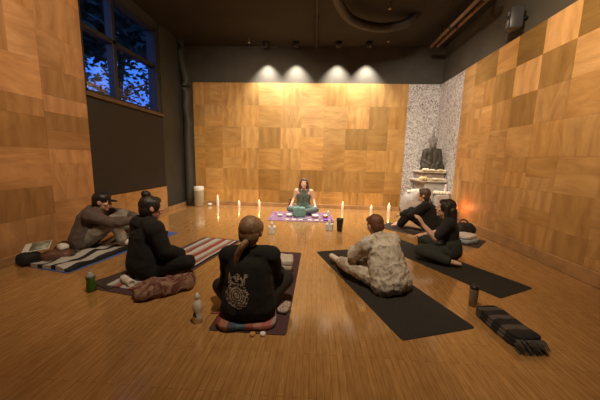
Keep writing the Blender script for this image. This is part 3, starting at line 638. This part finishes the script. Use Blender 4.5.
# fringed blanket at the right
t = thing('fringed_blanket', 'dark folded blanket with grey stripes and a fringe lying alone on the floor at right', 'blanket', (1.55, 2.06, 0), R_(4))
fr = stripe_mat('dark grey stripe', [(0, K_), (.14, (.03, .025, .025)), (.24, (.13, .11, .10)), (.36, K_), (.52, (.12, .10, .095)), (.64, K_), (.80, (.10, .09, .08)), (.90, K_)], 'Y', .23)
for k in range(3): cushion('fold', (.22 - .008 * k, .46 - .008 * k, .032), (.003 * k, .004 * k), R_(1.5 * k), fr, None, None, z=.026 * k, amp=.010, sc_=5, pw=7, seed=k + 4, parent=t)
b = B()
for k in range(66):
    x = -.10 + .20 * (k % 22) / 21; z0 = .016 + .026 * (k // 22); q = rnd.uniform(-.02, .02); L_ = rnd.uniform(.06, .09)
    tube(b, [(x, -.215, z0), (x + q * .5, -.24, z0 - .004), (x + q, -.215 - L_, max(.005, z0 - .03 * rnd.random() - .012))], [.004, .004, .002], 5)
mk('fringe', b, mat('fringe yarn', (.09, .08, .075), .9, .4, 60, 0), t)
# ------------------------------------------------------------ bottles, cups
t = thing('tumbler', 'brown metal tumbler standing behind the fringed blanket', 'tumbler', (1.50, 2.42, 0))
b = B(); lathe(b, [(.030, 0), (.034, .004), (.036, .10), (.037, .165), (.035, .17)], n=28); mk('body', b, mat('bronze metal', (.26, .20, .15), .4, .15, 10, .05, metal=.2), t)
b = B(); lathe(b, [(.037, .168), (.038, .172), (.038, .186), (.030, .195), (.012, .197), (.012, .21), (.004, .212)], n=28); mk('lid', b, M['black'], t)
t = thing('water_bottle', 'pale translucent water bottle on the bare floor left of the skull print shirt', 'bottle', (-.905, 1.93, 0))
b = B(); lathe(b, [(.030, 0), (.036, .005), (.037, .05), (.034, .075), (.034, .09), (.037, .11), (.036, .15), (.028, .175), (.016, .195), (.015, .205)], n=28); mk('body', b, mat('milky plastic', (.85, .78, .68), .35, .1, 20, .05), t)
b = B(); lathe(b, [(.018, .203), (.0185, .205), (.0185, .225), (.012, .232), (.008, .245), (.004, .247)], n=20); mk('cap', b, M['white'], t)
b = B()
for k in range(9):
    a0 = -2.2 + .10 * k
    for zz_ in (.075,): 
        q = [(.0385 * math.cos(a0), .0385 * math.sin(a0), zz_ + .03 * math.sin(PI * k / 8 + .2)), (.0385 * math.cos(a0 + .1), .0385 * math.sin(a0 + .1), zz_ + .03 * math.sin(PI * (k + 1) / 8 + .2)), (.0385 * math.cos(a0 + .1), .0385 * math.sin(a0 + .1), zz_ - .012), (.0385 * math.cos(a0), .0385 * math.sin(a0), zz_ - .012)]
        b.faces.new([b.verts.new(c) for c in q])
mk('dark_logo', b, M['black'], t)
t = thing('pink_pen', 'thin pink stick lying right of the pale water bottle', 'stick', (-.845, 2.05, .008), R_(10))
b = B(); tube(b, [(0, 0, 0), (.11, 0, 0)], .007, 10); mk('shaft', b, mat('pink plastic', (.5, .18, .16), .5), t); b = B(); tube(b, [(.108, 0, 0), (.135, 0, 0)], .009, 10); mk('tip', b, M['white'], t)
t = thing('green_bottle', 'green bottle with a clear top standing in front of the black and white blanket', 'bottle', (-2.13, 2.31, 0))
b = B(); lathe(b, [(.034, 0), (.040, .004), (.040, .06), (.033, .10), (.040, .14), (.040, .145)], n=26); mk('body', b, mat('green plastic', (.045, .13, .02), .35, .35, 20, .05), t)
b = B(); lathe(b, [(.039, .145), (.034, .165), (.020, .178), (.019, .192), (.004, .193)], n=26); mk('cap', b, mat('grey plastic', (.34, .36, .33), .35), t)
t = thing('black_tumbler', 'black tapered cup on the floor in front of the purple rug', 'cup', (.48, 4.93, 0))
b = B(); lathe(b, [(.042, 0), (.046, .003), (.066, .235), (.066, .245), (.060, .245), (.042, .012), (.004, .010)], n=30); mk('body', b, M['black'], t)
b = B(); tube(b, [(.064 * math.cos(i * PI / 12), .064 * math.sin(i * PI / 12), .245) for i in range(24)], .004, 8, True); mk('rim', b, M['pipe'], t)
t = thing('red_bottle', 'dark red bottle by the back wall left of the person in sage green', 'bottle', (-.66, 7.1, 0))
b = B(); lathe(b, [(.038, 0), (.045, .01), (.045, .16), (.018, .20), (.016, .235)], n=20); mk('body', b, mat('dark red glass', (.16, .025, .02), .25), t)
b = B(); lathe(b, [(.019, .235), (.019, .27), (.004, .272)], n=16); mk('cap', b, M['black'], t)
# tissue cubes
def tissue(loc, rz, label, side, cm):
    t = thing('tissue_box', label, 'tissue box', loc, rz, 'tissue boxes')
    b = B(); box(b, (-.065, -.065, 0), (.065, .065, .125), bev=.006); mk('carton', b, cm, t, smooth=False)
    b = B(); box(b, (.0655, -.055, .01), (.068, .055, .115)); mk('side_panel', b, side, t, smooth=False)
    b = B()
    for k in range(7):
        a0 = k * .9; r0 = .035
        vs = [b.verts.new(c) for c in ((0, 0, .12), (r0 * math.cos(a0), r0 * math.sin(a0), .165), (.5 * r0 * math.cos(a0 + .5), .5 * r0 * math.sin(a0 + .5), .20 + .012 * (k % 3)), (r0 * math.cos(a0 + .9), r0 * math.sin(a0 + .9), .16))]; b.faces.new(vs)
    o = mk('tissue', b, M['white'], t); o.modifiers.new('th', 'SOLIDIFY').thickness = .002
    return t
tissue((-.75, 4.62, 0), R_(12), 'white tissue box with a red side, left of the purple rug', mat('red card', (.5, .08, .05), .6), mat('pale carton', (.62, .58, .54), .6, .2, 20, 0))
tissue((.29, 5.0, 0), R_(-8), 'pale blue grey tissue box beside the black tapered cup', mat('blue card', (.25, .3, .42), .6), mat('blue grey carton', (.48, .50, .54), .6, .2, 20, 0))
# canister by the back left corner
t = thing('canister', 'tall pale metal canister with white lid in the back left corner', 'canister', (-3.16, 7.06, 0))
b = B(); lathe(b, [(.12, 0), (.13, .01), (.128, .42), (.12, .44)], n=36); mk('body', b, mat('brushed pale metal', (.50, .45, .34), .35, .1, 6, .05, metal=.4), t)
b = B(); lathe(b, [(.132, .425), (.133, .44), (.133, .52), (.12, .54), (.004, .545)], n=36); mk('lid', b, M['white'], t)
b = B(); tube(b, curve([(-.108, 0, .06), (-.16, -.02, .08), (-.19, -.02, .04), (-.14, -.02, .015), (-.1, -.02, .02)], 5), .012, 8); mk('hose', b, M['pipe'], t)
bm = B(); lathe(bm, [(.03, 0), (.055, .02), (.06, .05), (.04, .075), (.004, .08)], n=20); tag(mk('small_jar', bm, M['white'], loc=(-2.90, 7.14, 0)), 'small round white jar on the floor right of the tall canister', 'jar')
# candles along the back wall
def candle(loc, h, r, label, grp='candles by the back wall'):
    t = thing('candle', label, 'candle', loc, 0, grp)
    b = B(); lathe(b, [(r, 0), (r * 1.02, .005), (r, h - .006), (r * .9, h), (.004, h - .006)], n=20); mk('wax', b, M['wax'], t)
    b = B(); tube(b, [(0, 0, h - .01), (0, .001, h + .012)], .0015, 6); mk('wick', b, M['black'], t)
    b = B(); lathe(b, [(.001, h + .006), (.008, h + .018), (.010, h + .028), (.005, h + .045), (.001, h + .06)], n=12); mk('flame', b, M['flame'], t)
    l = bpy.data.lights.new('candle_light', 'POINT'); l.energy = .12; l.color = (1, .55, .2); l.shadow_soft_size = .015; lo = bpy.data.objects.new('candle_light', l); C.objects.link(lo); lo.parent = t; lo.location = (0, 0, h + .1)
    return t
for x, y, h, r, lab in ((-2.70, 7.22, .24, .035, 'tall white candle nearest to the canister by the back wall'), (-2.10, 7.22, .11, .035, 'short white candle, second from the canister by the back wall'), (-1.54, 7.24, .15, .035, 'white candle, third from the canister, left of the red bottle'),
                       (.76, 7.24, .17, .032, 'white candle nearest to the right of the person in sage green'), (1.53, 7.24, .10, .035, 'shortest white candle right of the person in sage green'), (1.99, 7.2, .18, .04, 'white candle nearest to the altar by the back wall')):
    candle((x, y, 0), h, r, lab)
# things on the purple rug
ZR = .012
cushion('teal_cushion', (.30, .12, .24), (-.35, 6.02), R_(2), mat('teal velvet', (.17, .33, .30), .85, .15, 16, .4), 'teal upright cushion on the purple rug in front of the crossed legs', 'cushion', z=ZR, amp=.01, pw=4.5)
bowlm = mat('copper bowl', (.5, .25, .16), .35, .1, 10, .05, metal=.6); clearm = mat('frosted bowl', (.72, .70, .68), .3, .05, 10, .03)
def bowl(loc, r, m, label, fillm):
    t = thing('bowl', label, 'bowl', loc)
    b = B(); lathe(b, [(r * .5, 0), (r * .85, r * .35), (r, r * .8), (r * .94, r * .8), (r * .78, r * .38), (.004, r * .12)], n=28); mk('shell', b, m, t)
    b = B(); lathe(b, [(r * .3, r * .3), (r * .8, r * .45), (.004, r * .62)], n=20); mk('filling', b, fillm, t)
pinkm = mat('rose quartz', (.75, .42, .42), .3, .1, 10, .1); darkm = mat('dark stone', (.06, .04, .07), .4, .2, 10, .1); redm = mat('red petals', (.55, .08, .06), .8, .3, 20, .4)
bowl((-.79, 6.02, ZR), .06, clearm, 'small pale bowl of pink stones at the left end of the purple rug', pinkm)
bowl((-.58, 6.04, ZR), .075, clearm, 'pale bowl of red petals left of the teal cushion', redm)
bowl((.02, 6.0, ZR), .085, clearm, 'wide white bowl right of the teal cushion', pinkm)
bowl((.25, 6.02, ZR), .075, bowlm, 'copper bowl of dark stones at the right of the purple rug', darkm)
for x, y, s, lab in ((-.48, 6.22, .09, 'upright white crystal left of the knees'), (-.92, 6.25, .055, 'small pink crystal at the far left of the purple rug'), (.33, 6.32, .08, 'white crystal beside the right knee in the picture'), (.12, 5.82, .05, 'small clear crystal in front of the wide white bowl')):
    bm = B(); lathe(bm, [(s * .35, 0), (s * .45, s * .3), (s * .4, s * 1.1), (.003, s * 1.7)], n=6); tag(mk('crystal', bm, pinkm if 'pink' in lab else clearm, loc=(x, y, ZR), smooth=False), lab, 'crystal', 'crystals on the rug')
cardm = mat('cream card', (.75, .68, .55), .6, .1, 20, 0)
labs = ['leftmost cream card along the front edge of the purple rug', 'second cream card from the left along the front edge of the purple rug', 'third cream card from the left along the front edge of the purple rug', 'third cream card from the right along the front edge of the purple rug', 'second cream card from the right along the front edge of the purple rug', 'rightmost cream card along the front edge of the purple rug']
for k, lab in enumerate(labs):
    bm = B(); box(bm, (-.045, -.035, 0), (.045, .035, .012), bev=.003); tag(mk('card', bm, cardm, loc=(-.60 + .15 * k + (.05 if k > 2 else 0), 5.72 + .01 * (k % 2), ZR), rot=(0, 0, R_(8 * (k % 3) - 6))), lab, 'card', 'cards along the rug edge')
bm = B(); box(bm, (-.10, -.07, 0), (.10, .07, .03), bev=.004); tag(mk('book', bm, mat('violet book cover', (.25, .08, .42), .5), loc=(.28, 5.78, ZR), rot=(0, 0, R_(12))), 'violet book lying at the right front of the purple rug', 'book')
bm = B(); box(bm, (-.11, -.06, 0), (.11, .06, .02), bev=.004); tag(mk('book', bm, mat('grey notebook cover', (.22, .2, .3), .5), loc=(-.25, 5.82, ZR), rot=(0, 0, R_(-5))), 'grey notebook lying in front of the teal cushion', 'book')
# small votives behind the skull shirt
for x, y, m_, lab in ((-.43, 1.80, mat('amber votive', (.55, .3, .1), .3), 'small amber tea light on the floor behind the skull print shirt'), (-.355, 1.81, M['white'], 'small white tea light on the floor behind the skull print shirt')):
    bm = B(); lathe(bm, [(.016, 0), (.02, .004), (.021, .022), (.018, .022), (.004, .016)], n=18); tag(mk('tea_light', bm, m_, loc=(x, y, 0)), lab, 'tea light', 'tea lights behind the skull shirt')
cushion('knitted_pouch', (.10, .16, .05), (-.235, 2.16), R_(-12), mat('grey white net', (.42, .34, .30), .9, .5, 60, .6, 200), 'pale netted pouch at the right corner of the plum mat', 'pouch', z=.0065, amp=.012, pw=3)
# bag and things by the left wall
t = thing('shoulder_bag', 'black and brown bag with a strap by the left wall', 'bag', (-3.24, 2.94, 0), R_(12))
cushion('bag_body', (.34, .22, .13), (.08, .05), R_(10), mat('brown leather', (.14, .065, .04), .6, .2, 14, .3), None, None, amp=.02, sc_=3, pw=3, seed=9, parent=t)
cushion('side_pouch', (.18, .20, .15), (-.14, -.07), R_(-15), mat('black canvas', (.012, .012, .013), .8, .2, 20, .3), None, None, amp=.02, sc_=3, pw=3, seed=10, parent=t)
b = B(); tube(b, curve([(.0, .12, .12), (.08, .16, .20), (.2, .14, .17), (.27, .08, .10), (.25, .02, .05)], 6), .009, 8); mk('strap', b, M['black'], t)
t = thing('magazine', 'white and green printed booklet lying tilted on top of the black pouch', 'booklet', (-3.34, 2.93, .185), R_(30))
b = B(); box(b, (-.125, -.085, 0), (.125, .085, .012), bev=.003); mk('pages', b, M['white'], t); t.rotation_euler = (R_(22), R_(-6), R_(30))
b = B(); box(b, (-.06, -.075, .0125), (.12, .075, .014)); mk('picture', b, mat('green grey print', (.12, .16, .15), .5, .5, 18, 0, col2=(.42, .45, .36)), t)
cushion('white_pouch', (.14, .10, .08), (-3.12, 3.03), R_(-20), M['white'], 'small white pouch resting on the brown bag by the left wall', 'pouch', z=.125, amp=.01, pw=3, seed=12)
# ------------------------------------------------------------ altar
stone = mat('grey altar stone', (.36, .34, .33), .85, .3, 10, .8, 30, col2=(.52, .48, .46), bdist=.02)
stone2 = mat('brown altar ledge', (.24, .19, .17), .8, .2, 10, .4, 30, col2=(.36, .3, .28))
t = thing('altar', 'stepped grey stone altar with pale ledges in the back right corner', 'altar', (2.735, 6.95, 0))
b = B(); box(b, (-.02, -.42, 0), (.39, .42, .62), bev=.03); box(b, (-.09, -.32, .0), (.39, .42, .86), bev=.02); mk('base_block', b, stone, t)
b = B(); box(b, (-.20, -.38, .86), (.395, .43, .92), bev=.012); mk('lower_ledge', b, mat('cream ledge', (.62, .57, .48), .7, .15, 18, .4), t)
b = B(); box(b, (-.12, -.28, .92), (.38, .4, 1.08), bev=.015); mk('upper_block', b, stone2, t)
b = B(); box(b, (-.16, -.33, 1.08), (.39, .42, 1.13), bev=.012); mk('upper_ledge', b, bpy.data.materials['cream ledge'], t)
t = thing('boulder', 'rounded grey stone block at the left foot of the altar', 'stone', (2.38, 6.50, 0))
b = B(); bmesh.ops.create_uvsphere(b, u_segments=48, v_segments=32, radius=1)
for v in b.verts:
    p = v.co; k = (abs(p.x) ** 3.4 + abs(p.y) ** 3.4 + abs(p.z) ** 3.4) ** (-1 / 3.4); q = Vector((p.x * k * .27, p.y * k * .24, p.z * k * .33))
    v.co = q * (1 + .10 * noise.noise(q * 6)); v.co.z = max(0, v.co.z + .32)
mk('rock', b, stone, t)
petal = mat('white petals', (.85, .80, .68), .8, .1, 20, .2); petal2 = mat('yellow blossom', (.75, .62, .30), .8, .2, 20, .2)
def flower(loc, s, m_, label):
    s *= rnd.uniform(.5, 1.5); loc = (loc[0] + rnd.uniform(-.012, .012), loc[1] + rnd.uniform(-.03, .03), loc[2])
    b = B()
    for k in range(6):
        a0 = k * PI / 3; M_ = Matrix.Translation(Vector((math.cos(a0) * s * .5, math.sin(a0) * s * .5, s * .35))) @ Euler((0, -.7, a0)).to_matrix().to_4x4() @ Matrix.Diagonal((s * .45, s * .32, s * .42, 1))
        bmesh.ops.create_uvsphere(b, u_segments=8, v_segments=5, radius=1, matrix=M_)
    ell(b, (0, 0, s * .35), s * .25, u=8, v=5)
    tag(mk('flower', b, m_, loc=loc, rot=(0, 0, rnd.uniform(0, 6))), label, 'flower', 'flowers on the altar')
for k in range(11): flower((2.60 + .048 * k, 6.64 + .02 * (k % 2), 1.13), .055, petal2 if k in (3, 8) else petal, 'small pale blossom in the row on the upper ledge of the altar')
for k in range(13): flower((2.555 + .043 * k, 6.59 + .02 * (k % 2), .92), .07 if k < 6 else .045, petal2 if k in (1, 4, 9) else petal, 'small pale blossom in the row on the lower ledge of the altar')
for k in range(12): flower((2.19 + .036 * k, 6.42 + .05 * (k % 3), .625 + .004 * (k % 3)), .07, petal, 'white blossom in the cluster on the rounded stone block')
for k in range(7): flower((2.84 + .035 * k, 6.40 + .03 * (k % 2), .60), .07, petal, 'white blossom in front of the altar above the dark haired heads')
bm = B(); box(bm, (2.80, 6.28, 0), (3.09, 6.52, .59), bev=.02); tag(mk('stone_plinth', bm, stone), 'low stone plinth in front of the altar by the right wall', 'plinth')
t = thing('statuette', 'small white figurine on the plinth at the right of the altar', 'figurine', (3.04, 6.42, .59))
b = B(); lathe(b, [(.035, 0), (.045, .02), (.03, .09), (.038, .13), (.018, .17), (.026, .20), (.018, .235), (.003, .245)], n=20); mk('figure', b, M['white'], t)
# statue
t = thing('buddha_statue', 'dark stone seated buddha statue with pointed crown on top of the altar', 'statue', (2.85, 6.88, 1.13), R_(3))
t.scale = (.95, .9, 1.24)
sto = mat('dark bronze stone', (.035, .032, .025), .55, .3, 14, .6, 40, col2=(.075, .068, .05)); sto2 = mat('grey head stone', (.16, .15, .135), .6, .3, 20, .8, 60, col2=(.30, .28, .26))
bm = B()
for s in (-1, 1):
    cap(bm, (s * .06, 0, .12), .12, (s * .06, .0, .30), .10); cap(bm, (s * .09, 0, .34), .09, (s * .02, 0, .42), .07)
    cap(bm, (s * .17, 0, .36), .08, (s * .21, -.0, .14), .08); cap(bm, (s * .22, -.02, .20), .055, (s * .10, -.15, .12), .05)
    cap(bm, (s * .09, .02, .08), .09, (s * .23, -.08, .07), .075); cap(bm, (s * .23, -.08, .07), .07, (-s * .05, -.17, .06), .055)
    cap(bm, (s * .08, -.16, .11), .03, (-s * .02, -.19, .11), .025)
ell(bm, (0, 0, .03), (.29, .2, .05))
vobj('body', bm, .008, sto, t, 3, wrinkle(.004, 12, 2))
bm = B(); cap(bm, (0, 0, .40), .06, (0, 0, .50), .055); ell(bm, (0, -.005, .545), (.082, .088, .105)); ell(bm, (0, -.09, .54), (.014, .018, .03)); ell(bm, (0, -.075, .505), (.03, .016, .01))
for s in (-1, 1): ell(bm, (s * .085, 0, .52), (.012, .02, .05)); ell(bm, (s * .032, -.078, .565), (.022, .012, .008))
hd = vobj('head', bm, .006, sto2, t, 2)
bm = B(); ell(bm, (0, .012, .585), (.10, .10, .075))
for k in range(90):
    a0 = k * 2.4; z_ = (k / 90); r_ = .1 * math.sqrt(max(0, 1 - z_ * z_)); ell(bm, (r_ * math.cos(a0), .012 + r_ * math.sin(a0), .585 + .075 * z_), .013, u=8, v=5)
ell(bm, (0, .01, .665), (.045, .045, .035)); vobj('hair_curls', bm, .005, sto2, t, 1)
bm = B(); lathe(bm, [(.026, .68), (.03, .70), (.02, .74), (.012, .79), (.003, .83)], c=(0, .01, 0), n=16); mk('crown_spike', bm, sto2, t)
# salt lamp glow behind the woman
t = thing('salt_lamp', 'glowing orange salt lamp on a stand by the right wall behind the dark haired person', 'lamp', (2.97, 5.82, 0))
b = B(); lathe(b, [(.09, 0), (.09, .02), (.03, .03), (.03, .27), (.085, .28), (.085, .30)], n=22); mk('stand', b, M['sill'], t)
b = B(); bmesh.ops.create_icosphere(b, subdivisions=4, radius=1)
for v in b.verts: q = v.co.copy(); v.co = Vector((q.x * .065, q.y * .065, q.z * .11)) * (1 + .2 * noise.noise(q * 2)) + Vector((0, 0, .40))
mk('salt_crystal', b, mat('glowing salt', (1, .28, .10), .6, .2, 10, .3, emit=.7), t)
l = bpy.data.lights.new('salt_light', 'POINT'); l.energy = 1.2; l.color = (1, .3, .12); l.shadow_soft_size = .08; lo = bpy.data.objects.new('salt_light', l); C.objects.link(lo); lo.parent = t; lo.location = (.02, -.12, .42)
# ------------------------------------------------------------ print on the shirt back
def skull_print(root):
    top_ = [c for c in bpy.data.objects if c.parent == root and c.name.startswith('top')][0]
    from mathutils.bvhtree import BVHTree
    me = top_.data; bv = BVHTree.FromPolygons([v.co.copy() for v in me.vertices], [tuple(p.vertices) for p in me.polygons])
    bm = B(); n = 92; W2 = .118; H0, H1 = .135, .43; cx = -.075
    def on(u, v):                      # u -1..1, v 0..1 (bottom to top)
        x, y = u, (v - .40) * 2.5     # ring centre at v = .40
        d = math.hypot(x * 1.0, y * .98); a0 = math.atan2(y, x); nz = noise.noise(Vector((u * 9, v * 22, 1)))
        if d < .20: return 1 if nz > -.25 else 0
        if .27 < d < .36: return 1
        if .42 < d < .56: return 1 if nz > -.3 else 0
        if .60 < d < .86: return 1 if nz > .02 else 0
        # skull above the ring
        x2, y2 = u + .05, (v - .80) * 2.5
        if abs(x2) < .62 and -.28 < y2 < .34 + .12 * math.cos(u * 9):
            for s in (-1, 1):
                if math.hypot((x2 - s * .24) * 1.1, (y2 + .02) * 1.3) < .15: return 0
            if math.hypot(x2 * 2, y2 + .2) < .11: return 0
            return 1 if nz > -.18 else 0
        if math.hypot(u - .62, (v - .95) * 2.2) < .14: return 1 if nz > 0 else 0
        return 0
    g = {}
    def vert(i, j):
        if (i, j) not in g:
            u = -1 + 2 * i / n; v = j / n; o_ = Vector((cx + u * W2, -1, H0 + v * (H1 - H0)))
            h_, nrm, _, _ = bv.ray_cast(o_, Vector((0, 1, 0)))
            g[i, j] = bm.verts.new(h_ + Vector((0, -.0025, 0))) if h_ else None
        return g[i, j]
    for i in range(n):
        for j in range(n):
            if on(-1 + 2 * (i + .5) / n, (j + .5) / n):
                q = [vert(i, j), vert(i + 1, j), vert(i + 1, j + 1), vert(i, j + 1)]
                if all(q): bm.faces.new(q)
    o = mk('back_print', bm, mat('pale print ink', (.30, .24, .19), .85, .3, 70, 0, col2=(.46, .40, .34)), root); o['label'] = 'pale skull and ring print'
skull_print(pskull)
